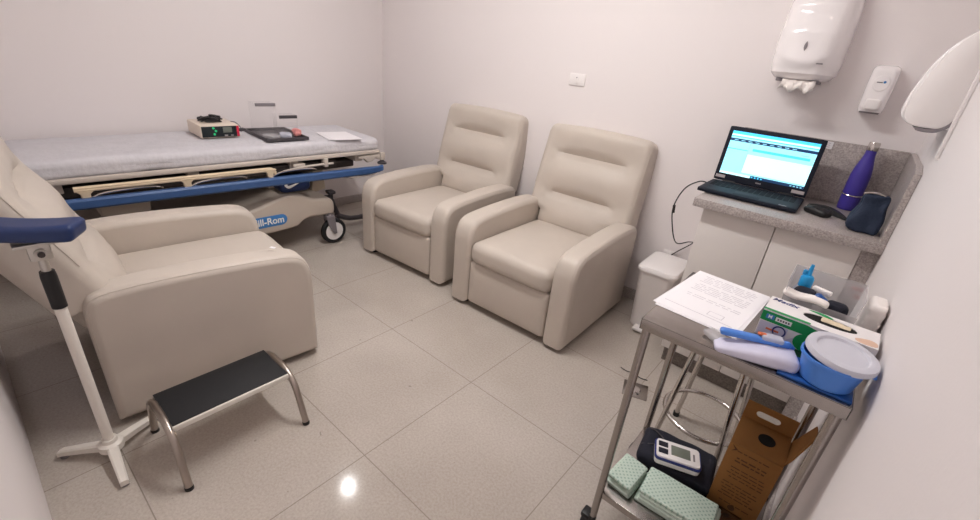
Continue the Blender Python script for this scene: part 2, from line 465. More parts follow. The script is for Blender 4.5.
# folded-down side rail, brackets, thin chrome links
b = newbm()
pts = fillet([(.395, -.84, .632), (.395, .115, .628), (.395, .135, .60)], .03)
for dz in (0, .010): tube(b, [(p[0], p[1], p[2]+dz) for p in pts], .0095, 10)
sr = obj('side_rail', b, 'railbeige', t)
for y in (-.80, -.36, .10):
    b = newbm(); prism(b, smooth_curve([(y-.038, .634), (y+.038, .634), (y+.020, .612), (y+.017, .588), (y, .578), (y-.017, .588), (y-.020, .612)], 4, True), 'x', .380, .406, .005); obj('rail_bracket', b, 'railbeige', sr)
    b = newbm(); tube(b, smooth_curve([(.388, y+.01, .58), (.385, y+.07, .603), (.38, y+.20, .610), (.375, y+.29, .604), (.36, y+.33, .59)], 5), .006, 8); obj('rail_link', b, 'chrome', sr)
b = newbm()
tube(b, fillet([(.36, .20, .60), (.36, .36, .618), (.36, .56, .62)], .06), .008, 8); bx(b, .32, .37, .49, .52, .60, .66, .004); bx(b, .30, .35, .28, .36, .615, .637, .003)
obj('release_bar', b, 'frame', t)
# blue bumper strip
b = newbm()
prof = [(.395, .547), (.425, .545), (.433, .555), (.433, .588), (.425, .598), (.395, .596)]
P0 = [(x, -1.0, z) for x, z in prof]; ring = [P0]
for y, dz in ((-.5, -.006), (0, -.012), (.5, -.018), (.82, -.022), (.91, -.020), (.94, -.012)):
    k = 1 if y < .9 else .8
    ring.append([(.415+(x-.415)*k, y, .572+(z-.572)*k+dz) for x, z in prof])
loft(b, ring); obj('side_bumper', b, 'bluebar', t)
b = newbm(); tube(b, fillet([(.40, .60, .525), (.40, .66, .508), (.40, .87, .512), (.40, .90, .53)], .03), .006, 8); bx(b, .385, .40, -.9, .85, .545, .57, .004); obj('bumper_link', b, 'chrome', t)
# hydraulic columns
for y in (-.62, .30):
    b = newbm(); bx(b, -.13, .13, y-.12, y+.12, .385, .47, .02); bx(b, -.105, .105, y-.10, y+.10, .46, .56, .012); obj('lift_column', b, 'greyplast', t)
b = newbm(); prism(b, [(.50, .34), (.62, .36), (.60, .56), (.53, .56)], 'x', -.10, .12, .01); obj('column_shroud', b, 'beigeplast', t)
# base housing
prof = smooth_curve([(-.90, .34), (-.30, .335), (-.04, .36), (.11, .40), (.22, .425), (.32, .412)], 5) + smooth_curve([(.40, .372), (.50, .362), (.545, .345), (.562, .30), (.558, .245), (.53, .232)], 4) + smooth_curve([(.45, .235), (.38, .24), (.32, .225), (.28, .195), (.22, .185), (.10, .178)], 4) + [(-.90, .175)]
b = newbm(); prism(b, prof, 'x', -.34, .345, .022, 4); bh = obj('base_housing', b, 'greyplast', t)
pill = [(.0, .0)]
def pillpts(cx, cz, hw, hh, n=8): return [(cx+hw-hh+hh*math.cos(a), cz+hh*math.sin(a)) for a in [(-PI/2+PI*k/n) for k in range(n+1)]] + [(cx-hw+hh+hh*math.cos(a), cz+hh*math.sin(a)) for a in [(PI/2+PI*k/n) for k in range(n+1)]]
b = newbm(); prism(b, pillpts(.060, .268, .140, .038), 'x', .344, .3475, .001, 2); obj('nameplate', b, 'bluelogo', t, 'blue rounded nameplate with white lettering')
text('lettering', 'Hill-Rom', .066, 'offwhite', bh, Matrix.Translation((.3478, .068, .268)) @ Matrix.Rotation(PI/2, 4, 'Z') @ Matrix.Rotation(PI/2, 4, 'X'), width=.215)
# casters
def caster(sx, y):
    c = (sx*.335, y, .098)
    RY = Matrix.Rotation(PI/2, 4, 'Y')
    b = newbm(); lathe(b, [(.070, -.018), (.090, -.020), (.098, -.011), (.098, .011), (.090, .020), (.070, .018), (.070, -.018)], c, 40, mtx=RY)
    w = obj('wheel', b, 'rubber', t)
    b = newbm(); lathe(b, [(0, -.019), (.014, -.022), (.024, -.017), (.072, -.017), (.074, 0), (.072, .017), (.024, .017), (.014, .022), (0, .019)], c, 40, mtx=RY); obj('hub_disc', b, 'white', w)
    b = newbm()
    for s in (-1, 1): prism(b, [(y-.012, .08), (y+.014, .082), (y+.004, .20), (y-.06, .205), (y-.05, .16)], 'x', c[0]+s*.028-.004, c[0]+s*.028+.004, .001, 1)
    bx(b, c[0]-.032, c[0]+.032, y-.06, y+.004, .198, .226, .006); cyl(b, (c[0], y-.03, .22), (c[0], y-.03, .245), .014); cyl(b, (c[0]-.036, y, .098), (c[0]+.036, y, .098), .009)
    obj('fork', b, 'grey', t)
for sx in (-1, 1):
    caster(sx, .545); caster(sx, -.80)
# brake pedal at the foot end
b = newbm()
tube(b, fillet([(.16, .50, .30), (.14, .64, .30), (.12, .68, .20), (.12, .72, .10)], .05), .020, 10)
box(b, (.14, .645, .335), (.07, .06, .03), .012); cyl(b, (.14, .645, .20), (.14, .645, .33), .018)
tube(b, smooth_curve([(.12, .69, .13), (.13, .80, .085), (.14, .92, .075)], 5), [.022]*6+[.02]*5, 10); box(b, (.145, .95, .075), (.09, .085, .03), .013)
obj('brake_pedal', b, 'deepgrey', t)

# sheet over the mattress
def sheetfn(p):
    q = p.copy(); n = noise.noise(Vector((p.x*5, p.y*3.5, 0))); n2 = noise.noise(Vector((p.x*16, p.y*9+n*2, 5)))
    if p.z > 0: q.z += .005*n+.004*n2+.0025*noise.noise(Vector((p.x*35+n*3, p.y*14, 8)))
    if p.z < .0:
        q.x += (.008*noise.noise(Vector((p.y*14, p.z*8, 2)))+.004*noise.noise(Vector((p.y*40, 0, 7))))*(1 if p.x > 0 else -.3)
        q.z += .006*noise.noise(Vector((p.y*6, p.x*2, 9)))
    return q
b = newbm(); cushion(b, (0, -.02, .7145), (.636, 2.0, .098), .036, 44, sheetfn)
for f in [f for f in b.faces if f.normal.z < -.7]: b.faces.remove(f)
o = obj('bed_sheet', b, 'sheet', loc=BED, rz=BR); tag(o, 'rumpled pale blue sheet covering the hospital bed mattress', 'bed sheet')
sm = o.modifiers.new('thickness', 'SOLIDIFY'); sm.thickness = .002; sm.offset = 1

# navy bag stored on the bed base
t = thing('navy_bag', 'navy bag with a white tick mark stored on the bed base', 'bag', (-.735, .165, .425), R(-2))
b = newbm(); cushion(b, (0, 0, .06), (.16, .22, .11), .04, 10, lambda p: Vector((p.x, p.y, p.z*(1+.15*noise.noise(p*8))))); obj('body', b, 'navy', t)
b = newbm(); up = [(-.085, .062), (-.06, .040), (-.02, .052), (.05, .088), (-.01, .068), (-.055, .058), (-.066, .066), (-.064, .085)]
prism(b, [(y, z+.002) for y, z in smooth_curve(up, 3, True)], 'x', .076, .083); obj('tick_mark', b, 'offwhite', t)

# ------------------------------------------------------------------ things on the bed
ZB = .7685
t = thing('medical_monitor', 'cream box monitor with black front panel and red strip on the bed', 'medical device', (-1.095, -.152, ZB), R(-3))
b = newbm(); bx(b, -.135, .13, -.115, .115, .004, .083, .006); obj('case', b, 'devicecase', t)
for sx in (-.1, .1):
    for sy in (-.09, .09):
        b = newbm(); cyl(b, (sx, sy, 0), (sx, sy, .006), .01, 12); obj('foot', b, 'black', t)
b = newbm(); bx(b, .128, .134, -.108, .096, .009, .076, .002); obj('front_panel', b, 'panel', t)
b = newbm(); bx(b, .128, .1345, .097, .112, .009, .076, .001); obj('red_strip', b, 'red', t)
b = newbm(); bx(b, .132, .1355, .015, .068, .036, .070, .001); obj('display', b, 'lcd', t)
b = newbm()
for y, z in ((-.04, .066), (-.028, .048), (-.038, .028)): cyl(b, (.132, y, z), (.137, y, z), .007, 14)
obj('indicator', b, 'ledgreen', t)
b = newbm(); bx(b, .132, .136, .02, .04, .013, .022, .001); bx(b, .132, .136, .058, .074, .014, .02, .001); obj('button', b, 'sticker', t)
b = newbm(); tube(b, smooth_curve([(.03, .10, .088), (.03, .13, .080), (.04, .155, .045), (.05, .15, .02)], 6), .003, 8); obj('lead', b, 'grey', t)
b = newbm(); cyl(b, (.10, .118, .045), (.10, .150, .045), .012, 14); cyl(b, (.10, .150, .045), (.10, .162, .045), .008, 14); obj('connector', b, 'deepgrey', t)
# coiled black cable on it
b = newbm(); pts = []
for k in range(180):
    a = 2*PI*k/40; r = .048+.010*math.sin(k*.37)
    pts.append((r*.75*math.cos(a)+.004*math.sin(k*.9), r*1.25*math.sin(a), .006+.028*k/180+.004*math.sin(k*.61)))
tube(b, pts, .0058, 8)
o = obj('coiled_cable', b, 'black', loc=(-1.10, -.165, ZB+.083)); tag(o, 'black cable coiled up on top of the cream box monitor', 'cable')

# black tray with clear containers
t = thing('instrument_tray', 'flat black tray holding clear containers on the bed sheet', 'tray', (-.935, .180, ZB), R(-4))
b = newbm(); bx(b, -.205, .205, -.135, .15, .001, .006, .002)
for a in ((-.205, .205, -.135, -.123), (-.205, .205, .138, .15)): bx(b, *a, .002, .022, .004)
for a in ((-.205, -.193, -.13, .145), (.193, .205, -.13, .145)): bx(b, *a, .002, .022, .004)
obj('body', b, 'deepgrey', t)
def clear_box(loc, sx, sy, h, label, m):
    t = thing('clear_container', label, 'container', loc, R(-4), 'clear containers on the black tray')
    b = newbm(); k = .92
    for z0, z1 in ((0, h),):
        w = .003
        bx(b, -sx, sx, -sy, sy, 0, w); bx(b, -sx, sx, -sy, -sy+w, w, h); bx(b, -sx, sx, sy-w, sy, w, h); bx(b, -sx, -sx+w, -sy+w, sy-w, w, h); bx(b, sx-w, sx, -sy+w, sy-w, w, h)
    obj('body', b, 'clear', t)
    b = newbm(); bx(b, sx-.004, sx+.008, -sy*.9, sy*.95, h-.022, h-.001, .002); obj('grip_strip', b, m, t)
    if h < .15:
        b = newbm(); bx(b, sx, sx+.001, -sy*.4, sy*.5, h*.60, h*.645); obj('printed_line', b, 'ink', t)
    return t
clear_box((-1.055, .165, ZB+.0065), .055, .072, .205, 'taller clear container with a mid-grey strip on the black tray', 'grey')
clear_box((-.935, .262, ZB+.0065), .05, .066, .138, 'shorter clear container with a dark strip and coral item in front', 'deepgrey')
def packet(loc, sx, sy, sz, rz, m, label, seed):
    b = newbm(); cushion(b, (0, 0, sz/2), (sx, sy, sz), sz*.45, 10, lambda p: Vector((p.x, p.y, p.z*(1+.0)+ (.35*sz*noise.noise(Vector((p.x*30, p.y*30, seed))) if p.z > 0 else 0))))
    return tag(obj('plastic_packet', b, m, loc=loc, rz=rz), label, 'packet')
packet((-.845, .115, ZB+.0065), .10, .085, .022, R(15), 'frost', 'crumpled clear packet at the near left of the black tray', 1)
packet((-.835, .205, ZB+.0065), .10, .075, .028, R(-20), 'bottleclear', 'crumpled milky packet in the middle of the black tray', 4)
b = newbm(); cushion(b, (0, 0, .03), (.05, .048, .05), .016, 8, lambda p: p*(1+.3*noise.noise(p*50)))
tag(obj('coral_packet', b, 'coral', loc=(-.835, .288, ZB+.0065), rz=R(10)), 'small coral red packet at the right of the black tray', 'packet')
b = newbm()
for k, (cx, cy, a) in enumerate(((-.785, .565, -12), (-.765, .59, -9))):
    bm2 = newbm(); bx(bm2, -.15, .15, -.105, .105, 0, .0012)
    o = obj('paper_sheet', bm2, 'paper', loc=(cx, cy, ZB+.002+k*.0015), rz=R(a))
    tag(o, ('lower' if k == 0 else 'upper')+' of the two white sheets lying near the foot of the bed', 'paper', 'paper sheets on the bed')
b.free()

# ------------------------------------------------------------------ arm support stand
t = thing('arm_support_stand', 'white tripod stand with a padded navy arm rest by the left edge', 'stand', (.57, -1.22, 0))
b = newbm(); lathe(b, [(0, .075), (.022, .075), (.024, .062), (.036, .055), (.036, .03), (.028, .022), (0, .022)]); hub = obj('hub', b, 'whitepaint', t)
for a in (-3, 117, 231):
    L = .185 if a != 231 else .165
    d = Vector((math.cos(R(a)), math.sin(R(a)), 0)); b = newbm()
    rings = []
    for u, hw, zc, hh in ((.02, .017, .042, .015), (.08, .015, .036, .013), (.15, .013, .026, .011), (L, .012, .018, .010)):
        s = Vector((-d.y, d.x, 0)); rings.append([d*u+s*(hw*sx)+Vector((0, 0, zc+hh*sz)) for sx, sz in ((-1, -1), (1, -1), (1, .6), (.6, 1), (-.6, 1), (-1, .6))])
    loft(b, rings); lg = obj('leg', b, 'whitepaint', t)
    b = newbm(); lathe(b, [(0, 0), (.013, 0), (.013, .010), (0, .010)], d*(L-.014), 14); obj('foot_pad', b, 'grey', lg)
b = newbm(); cyl(b, (0, 0, .06), (0, 0, .64), .0152, 20); obj('pole', b, 'whitepaint', t)
b = newbm(); lathe(b, [(.0155, .615), (.0185, .617), (.019, .72), (.017, .738), (0, .74)]); obj('grip_sleeve', b, 'black', t)
b = newbm(); cyl(b, (0, 0, .735), (0, 0, .785), .011, 16); box(b, (0, 0, .80), (.028, .05, .05), .006); cyl(b, (.012, 0, .80), (.026, 0, .80), .014, 18); bx(b, -.03, .03, -.05, .05, .825, .834, .002); obj('clamp', b, 'alu', t)
b = newbm(); tube(b, [(.026, 0, .80), (.034, 0, .80)], .008, 12); obj('clamp_screw', b, 'darksteel', t)
def padfn(p):
    q = p.copy(); q.z += .012*(p.y/.14)**2 if p.z > 0 else .006*(p.y/.14)**2
    return q
b = newbm(); cushion(b, (0, 0, 0), (.10, .30, .046), .018, 14, padfn, Matrix.Identity(4))
bmesh.ops.transform(b, matrix=Matrix.Translation((-.016, -.036, .868)) @ Matrix.Rotation(R(-31), 4, 'Z') @ Matrix.Rotation(R(-4), 4, 'X'), verts=b.verts); obj('arm_pad', b, 'navy', t)

# ------------------------------------------------------------------ step stool
t = thing('step_stool', 'black-topped step stool with chrome tube legs in front of the armchair', 'step stool', (.725, -.882, 0))
for s in (-1, 1):
    b = newbm(); y = s*.205
    pts = fillet([(-.172, y*1.02, .012), (-.115, y, .212), (.115, y, .212), (.180, y*1.02, .012)], .085, 8)
    tube(b, pts, .0125, 14); lg = obj('leg_frame', b, 'satin', t)
    for x in (-.172, .180):
        b = newbm(); lathe(b, [(0, 0), (.0138, 0), (.0138, .010), (.0128, .013), (0, .013)], (x, y*1.02, 0), 16); obj('foot_cap', b, 'black', lg)
b = newbm(); bx(b, -.105, .105, -.197, .197, .192, .212, .003); obj('platform', b, 'whitepaint', t)
b = newbm(); bx(b, -.104, .098, -.196, .196, .212, .2165, .002); obj('tread', b, 'rubber', t)

# ------------------------------------------------------------------ pedal bin
t = thing('pedal_bin', 'white plastic pedal bin between the armchair and the cabinet', 'bin', (1.59, 1.225, 0), R(2))
def rrect(hx, hy, r, z, n=6, cx=0, cy=0):
    out = []
    for qx, qy, a0 in ((1, 1, 0), (-1, 1, 90), (-1, -1, 180), (1, -1, 270)):
        for k in range(n+1):
            a = R(a0+90*k/n); out.append((cx+qx*(hx-r)+r*math.cos(a), cy+qy*(hy-r)+r*math.sin(a), z))
    return out
b = newbm(); loft(b, [rrect(.085, .125, .035, .012), rrect(.088, .128, .035, .02), rrect(.102, .148, .035, .365), rrect(.105, .15, .035, .37), rrect(.105, .15, .035, .385)]); obj('body', b, 'white', t)
b = newbm(); loft(b, [rrect(.107, .152, .035, .385), rrect(.114, .160, .038, .388), rrect(.115, .161, .04, .402), rrect(.108, .154, .04, .414), rrect(.09, .135, .04, .420), rrect(.04, .08, .03, .422)]); obj('lid', b, 'white', t)
b = newbm(); box(b, (-.01, -.155, .022), (.07, .06, .018), .006); obj('pedal', b, 'white', t)
b = newbm(); bx(b, -.075, .075, -.11, .11, 0, .014, .006); obj('base', b, 'white', t)

# ------------------------------------------------------------------ floor socket
t = thing('floor_socket', 'square stainless floor socket plate near the front trolley leg', 'floor socket', (1.795, .548, 0), R(18))
b = newbm(); bx(b, -.058, .058, -.058, .058, 0, .004, .0015); obj('plate', b, 'steel', t)
b = newbm(); lathe(b, [(0, .009), (.022, .009), (.026, .004), (0, .004)], n=20); obj('flap', b, 'chrome', t)
b = newbm()
for x, y in ((-.012, -.03), (.012, -.03)): cyl(b, (x, y, .003), (x, y, .0048), .006, 12)
obj('socket_hole', b, 'black', t)
b = newbm(); tube(b, smooth_curve([(1.665, .66, .0025), (1.70, .655, .0025), (1.735, .665, .0025), (1.775, .655, .0025), (1.81, .665, .0025)], 5), [.0015+.0012*abs(math.sin(k*1.7)) for k in range(21)], 6)
tag(obj('black_thread', b, 'black'), 'short black thread lying on the floor beside the floor socket', 'thread')

# ------------------------------------------------------------------ wall switch, low outlet
t = thing('wall_switch', 'small white switch plate on the wall above the two armchairs', 'switch', (.685, YB, 1.332))
b = newbm(); bx(b, -.058, .058, -.009, 0, -.036, .036, .003); obj('plate', b, 'white', t)
b = newbm(); bx(b, -.012, .012, -.014, -.008, -.02, .02, .002); obj('rocker', b, 'white', t)
b = newbm(); cyl(b, (.0, -.0145, .012), (.0, -.0135, .012), .004, 10); obj('indicator', b, 'grey', t)
t = thing('wall_outlet', 'white power outlet low on the wall behind the pedal bin', 'outlet', (1.545, YB, .36))
b = newbm(); bx(b, -.04, .04, -.009, 0, -.06, .06, .003); obj('plate', b, 'white', t)
b = newbm(); cyl(b, (0, -.0105, .02), (0, -.0085, .02), .016, 16); obj('socket_hole', b, 'deepgrey', t)

# ------------------------------------------------------------------ dispensers
def halfring(w, d, z, e, n=26):
    out = [(-w, 0, z)]
    for k in range(1, n):
        a = PI*k/n; c, s = math.cos(a), math.sin(a)
        out.append((-w*math.copysign(abs(c)**(2/e), c), -d*abs(s)**(2/e), z))
    out.append((w, 0, z)); return out
def lerp_table(T, z):
    for (a, *A), (c, *D) in zip(T, T[1:]):
        if z <= c:
            u = (z-a)/(c-a); u = u*u*(3-2*u); return [p+(q-p)*u for p, q in zip(A, D)]
    return T[-1][1:]
t = thing('towel_dispenser', 'large white glossy paper towel dispenser on the back wall', 'dispenser', (1.903, YB, 0))
T = [(1.446, .075, .12), (1.456, .110, .175), (1.478, .130, .205), (1.53, .138, .218), (1.62, .139, .212), (1.74, .136, .180), (1.84, .126, .135), (1.868, .112, .11), (1.874, .09, .09)]
rg = []
for k in range(41):
    z = 1.446+(1.874-1.446)*k/40; w, d = lerp_table(T, z)
    ring = []
    for x, y, zz in halfring(w, d, z, 2.9):
        # V-shaped lower lip: the front plate below a line that rises to both sides is set back a little
        if y < -.06:
            vline = 1.495+abs(x)*.55; y += .007*max(0, min(1, (vline-zz)/.008))
        ring.append((x, y-.002, zz))
    rg.append(ring)
b = newbm(); loft(b, rg); obj('cover', b, 'whitegloss', t)
b = newbm(); bx(b, -.085, .085, -.14, -.001, 1.440, 1.458, .004); obj('paper_slot', b, 'grey', t)
b = newbm(); prism(b, smooth_curve([(-.006, 1.585), (0, 1.567), (.006, 1.585), (0, 1.604)], 5, True), 'y', -.2205, -.2105, 0); obj('key_hole', b, 'grey', t)
b = newbm(); bx(b, .058, .083, -.208, -.195, 1.519, 1.524, .001); obj('maker_mark', b, 'grey', t)
rings = []
for k in range(9):
    u = k/8; z = 1.452-.046*u; rings.append([(-.066+.132*j/24+.012+.004*math.sin(j*2.1+u*3), -.155-.035*math.sin(u*2.2)-.006*math.sin(j*.9+u*2)+(.004 if 0 else 0), z+.010*math.sin(j*.55)*u) for j in range(25)])
b = newbm(); V = [[b.verts.new(p) for p in r] for r in rings]
for A, D in zip(V, V[1:]):
    for k in range(24): b.faces.new((A[k], A[k+1], D[k+1], D[k]))
bmesh.ops.recalc_face_normals(b, faces=b.faces)
o = obj('paper_towel', b, 'towel', t, 'white paper sheet hanging out of the slot'); sm = o.modifiers.new('thickness', 'SOLIDIFY'); sm.thickness = .003

t = thing('soap_dispenser', 'small white soap dispenser on the wall above the counter', 'dispenser', (2.207, YB, 0))
b = newbm(); rg = []
T = [(1.352, .044, .088), (1.375, .048, .098), (1.46, .050, .103), (1.52, .049, .095), (1.537, .044, .082), (1.541, .034, .06)]
for k in range(25):
    z = 1.352+(1.541-1.352)*k/24; w, d = lerp_table(T, z); rg.append([(x, y-.001, zz) for x, y, zz in halfring(w, d, z, 5)])
loft(b, rg); obj('body', b, 'whitegloss', t)
b = newbm(); lathe(b, [(0, .006), (.026, .005), (.031, .0)], (0, -.101, 1.468), 28, mtx=Matrix.Rotation(PI/2, 4, 'X') @ Matrix.Scale(1.12, 4, (0, 1, 0))); obj('window', b, 'whitegloss', t)
b = newbm(); bx(b, -.016, .004, -.1085, -.105, 1.470, 1.474, .001); obj('maker_mark', b, 'grey', t)
b = newbm(); lathe(b, [(0, .001), (.005, .001), (.005, 0)], (.011, -.1075, 1.474), 14, mtx=Matrix.Rotation(PI/2, 4, 'X')); obj('maker_emblem', b, 'bluelogo', t)
b = newbm(); box(b, (0, -.106, 1.383), (.052, .022, .044), .008, 3); obj('push_lever', b, 'white', t)
b = newbm(); bx(b, -.035, .035, -.085, -.01, 1.345, 1.353, .002); obj('nozzle_plate', b, 'grey', t)

# D-shaped dispenser on the right-hand wall, seen from its side (outline in x,z)
t = thing('roll_dispenser', 'white rounded dispenser on the right-hand wall with a grey lower slot', 'dispenser', (XR, .70, 0))
def dprof(k=0.): return smooth_curve([(-.0005, 1.345-k), (-.03, 1.343-k), (-.075, 1.343-k), (-.108, 1.352-k*.7), (-.1215-k, 1.372), (-.1245-k, 1.40), (-.121-k, 1.44), (-.112-k, 1.485), (-.098-k, 1.535), (-.075-k*.7, 1.582+k*.7), (-.045-k*.5, 1.618+k), (-.02, 1.638+k), (-.0005, 1.645+k)], 5)
b = newbm(); prism(b, dprof(), 'y', 0, .23, .004, 2); obj('body', b, 'white', t)
b = newbm(); prism(b, dprof(.006), 'y', .20, .262, .008, 3); obj('cover', b, 'whitegloss', t)
b = newbm(); pr = [q for q in dprof() if q[1] < 1.40 and q[0] > -.085]
band = [(-.080, 1.3425), (-.055, 1.3405), (-.03, 1.346), (-.012, 1.362), (-.001, 1.39), (-.001, 1.375), (-.008, 1.352), (-.03, 1.334), (-.055, 1.330), (-.080, 1.333)]
prism(b, smooth_curve(band, 3, True), 'y', -.004, .20, .001, 1); obj('paper_slot', b, 'grey', t)
b = newbm(); bx(b, XR-.011, XR-.0005, .635, .655, 1.262, ZC, .002); tag(obj('cable_channel', b, 'white'), 'thin white cable channel running up the right-hand wall beside the round dispenser', 'cable channel')

# ------------------------------------------------------------------ counter
ZT = .925
t = thing('base_cabinet', 'cream two-door cabinet under the granite counter in the corner', 'cabinet', (2.085, 1.14, 0))
X0, X1, Y0 = 1.778-2.085, 2.412-2.085, .865-1.14
b = newbm(); bx(b, X0, X1, Y0+.02, YB-1.14-.001, .10, ZT-.0405); obj('body', b, 'cabbody', t)
b = newbm(); bx(b, X0+.01, X1, Y0+.045, YB-1.14-.005, 0, .10); obj('plinth', b, 'plinth', t)
mid = 2.075-2.085
for a, c in ((X0, mid-.002), (mid+.002, 2.372-2.085)):
    b = newbm(); bx(b, a, c, Y0, Y0+.019, .105, ZT-.045, .0015); obj('door', b, 'door', t)
b = newbm(); bx(b, 2.374-2.085, XR-2.085-.001, Y0+.006, Y0+.02, .0, ZT-.0405); obj('filler_strip', b, 'granite', t)
t = thing('stone_countertop', 'grey granite countertop with splashbacks on the cream cabinet', 'countertop', (2.085, 1.14, ZT))
b = newbm(); bx(b, 1.735-2.085, XR-2.085-.001, .825-1.14, YB-1.14-.001, -.04, 0, .003); obj('slab', b, 'granite', t)
b = newbm(); bx(b, 1.735-2.085, XR-2.085-.022, YB-1.14-.021, YB-1.14-.001, 0, .282, .002); obj('backsplash', b, 'granite', t)
b = newbm(); prism(b, [(.835-1.14, 0), (YB-1.14-.021, 0), (YB-1.14-.021, .282), (.93-1.14, .282), (.835-1.14, .262)], 'x', XR-2.085-.022, XR-2.085-.001, .0015, 1); obj('side_splash', b, 'granite', t)
b = newbm(); bx(b, 1.99, 2.128, 1.4065, 1.4082, 1.168, 1.2015)
for k in range(3): bx(b, 1.998, 2.118, 1.406, 1.4066, 1.174+k*.009, 1.178+k*.009, mi=1)
tag(obj('printed_notice', b, ['paper', 'ink']), 'narrow printed paper strip stuck on the granite splashback behind the laptop', 'notice')

# ------------------------------------------------------------------ laptop
t = thing('laptop', 'open black laptop with a bright pale blue screen on the counter', 'laptop', (1.907, 1.10, ZT), R(1))
b = newbm(); cushion(b, (0, 0, .013), (.415, .285, .02), .007, 12); obj('base', b, 'laptop', t)
b = newbm()
for j in range(6):
    for i in range(15): bx(b, -.185+i*.0247, -.185+i*.0247+.021, .105-j*.0215-.018, .105-j*.0215, .0225, .0245, .001, 1)
obj('keyboard', b, 'keys', t)
b = newbm(); bx(b, -.055, .055, -.125, -.05, .0225, .0236, .0008); obj('touchpad', b, 'laptop', t)
for sx in (-.13, .13):
    b = newbm(); cyl(b, (sx-.03, .139, .022), (sx+.03, .139, .022), .008, 12); obj('hinge', b, 'black', t)
tl = R(9); LM = Matrix.Translation((0, .140, .020)) @ Matrix.Rotation(-tl, 4, 'X')
b = newbm(); cushion(b, (0, 0, .138), (.415, .012, .270), .0055, 10); bmesh.ops.transform(b, matrix=LM, verts=b.verts); ld = obj('lid', b, 'laptop', t)
b = newbm(); yq = -.0068
def sq(x0, x1, z0, z1, mi, d=0.): bx(b, x0, x1, yq-d-.0002, yq-d+.0006, z0, z1, mi=mi)
sq(-.188, .188, .040, .252, 0)
sq(-.188, .188, .238, .252, 2, .0003); sq(-.188, .188, .222, .238, 1, .0003); sq(-.188, .188, .2235, .229, 2, .0005)
sq(-.188, .188, .204, .217, 3, .0003)
sq(-.090, .188, .060, .150, 1, .0003); sq(-.075, .170, .168, .180, 2, .0004); sq(-.188, -.095, .164, .168, 2, .0004); sq(-.093, -.0915, .055, .204, 4, .0004)
for k in range(9): sq(-.17+k*.032, -.17+k*.032+.018, .208, .212, 4, .0005)
sq(.13, .16, .186, .190, 4, .0004)
sq(-.188, -.045, .040, .051, 1, .0003); sq(-.045, .188, .040, .053, 3, .0003)
for k in range(4): sq(-.04+k*.014, -.033+k*.014, .043, .049, 2, .0005)
for k in range(4): sq(.13+k*.014, .138+k*.014, .043, .048, 4, .0005)
bmesh.ops.transform(b, matrix=LM, verts=b.verts); obj('screen', b, ['scr_bg', 'scr_hi', 'scr_cy', 'scr_dk', 'scr_ln'], ld, 'bright pale blue screen')
for x0, x1 in ((-.20, -.155), (.145, .198)):
    b = newbm(); bx(b, x0, x1, -.0072, -.0060, .016, .031); bmesh.ops.transform(b, matrix=LM, verts=b.verts); obj('sticker', b, 'sticker', ld, 'pale silver sticker')
b = newbm(); bx(b, -.012, .012, -.0072, -.0060, .021, .027); bmesh.ops.transform(b, matrix=LM, verts=b.verts); obj('maker_mark', b, 'grey', ld)
b = newbm(); bx(b, .135, .165, -.130, -.122, .0225, .0233); obj('palm_sticker', b, 'sticker', t)
b = newbm(); tube(b, smooth_curve([(1.695, 1.16, ZT+.008), (1.665, 1.12, ZT+.014), (1.625, 1.05, ZT-.02), (1.60, 1.03, ZT-.11), (1.608, 1.04, ZT-.20), (1.636, 1.12, ZT-.335), (1.67, 1.25, .57), (1.66, 1.395, .52), (1.59, 1.410, .44), (1.545, 1.418, .385)], 7), .0032, 8); cyl(b, (1.601, 1.03, ZT-.115), (1.604, 1.034, ZT-.155), .007, 10)
tag(obj('charger_cable', b, 'black'), 'thin black charger cable dangling off the left end of the counter', 'cable')
# mouse and strap
b = newbm(); cushion(b, (0, 0, .016), (.062, .105, .032), .015, 12, lambda p: Vector((p.x*(1-.12*abs(p.y)/.05), p.y, p.z if p.z < 0 else p.z*(1-.55*(p.y/.056)**2))))
m_ = thing('computer_mouse', 'black computer mouse between the laptop and the navy pouch', 'mouse', (2.185, 1.065, ZT), R(58)); obj('body', b, 'black', m_)
b = newbm(); tube(b, [(0, .022, .026), (0, .034, .024)], .004, 8); obj('scroll_wheel', b, 'grey', m_)
b = newbm()
rr = []
for k, p in enumerate(smooth_curve([(2.135, 1.19, .012), (2.175, 1.175, .022), (2.215, 1.15, .026), (2.255, 1.12, .02), (2.29, 1.08, .010)], 5)):
    w = .022 if k < 16 else .022-.003*(k-15); w = max(.010, w)
    rr.append([(p[0], p[1]-w, ZT+p[2]-.010 if 0 else ZT+.002), (p[0]+.004, p[1]+w, ZT+.002), (p[0]+.004, p[1]+w*.8, ZT+p[2]), (p[0], p[1]-w*.7, ZT+p[2])])
loft(b, rr); tag(obj('black_case', b, 'black'), 'flat black case lying on the counter behind the mouse', 'case')
# bottle
t = thing('water_bottle', 'violet metal water bottle with silver cap on the counter', 'bottle', (2.275, 1.335, ZT))
b = newbm(); lathe(b, [(0, 0), (.034, 0), (.037, .004), (.038, .02), (.039, .12), (.038, .16), (.033, .195), (.025, .228), (.0205, .25), (.0195, .272), (0, .272)], n=36); obj('body', b, 'purple', t)
b = newbm(); lathe(b, [(0, .272), (.0205, .272), (.0215, .276), (.0215, .302), (.019, .308), (0, .308)], n=28); obj('cap', b, 'chrome', t)
b = newbm(); tube(b, [(.0405*math.cos(a), .0405*math.sin(a), .075+.006*math.sin(a)) for a in [2*PI*k/32 for k in range(32)]], .0028, 8, True); obj('clip_ring', b, 'chrome', t)
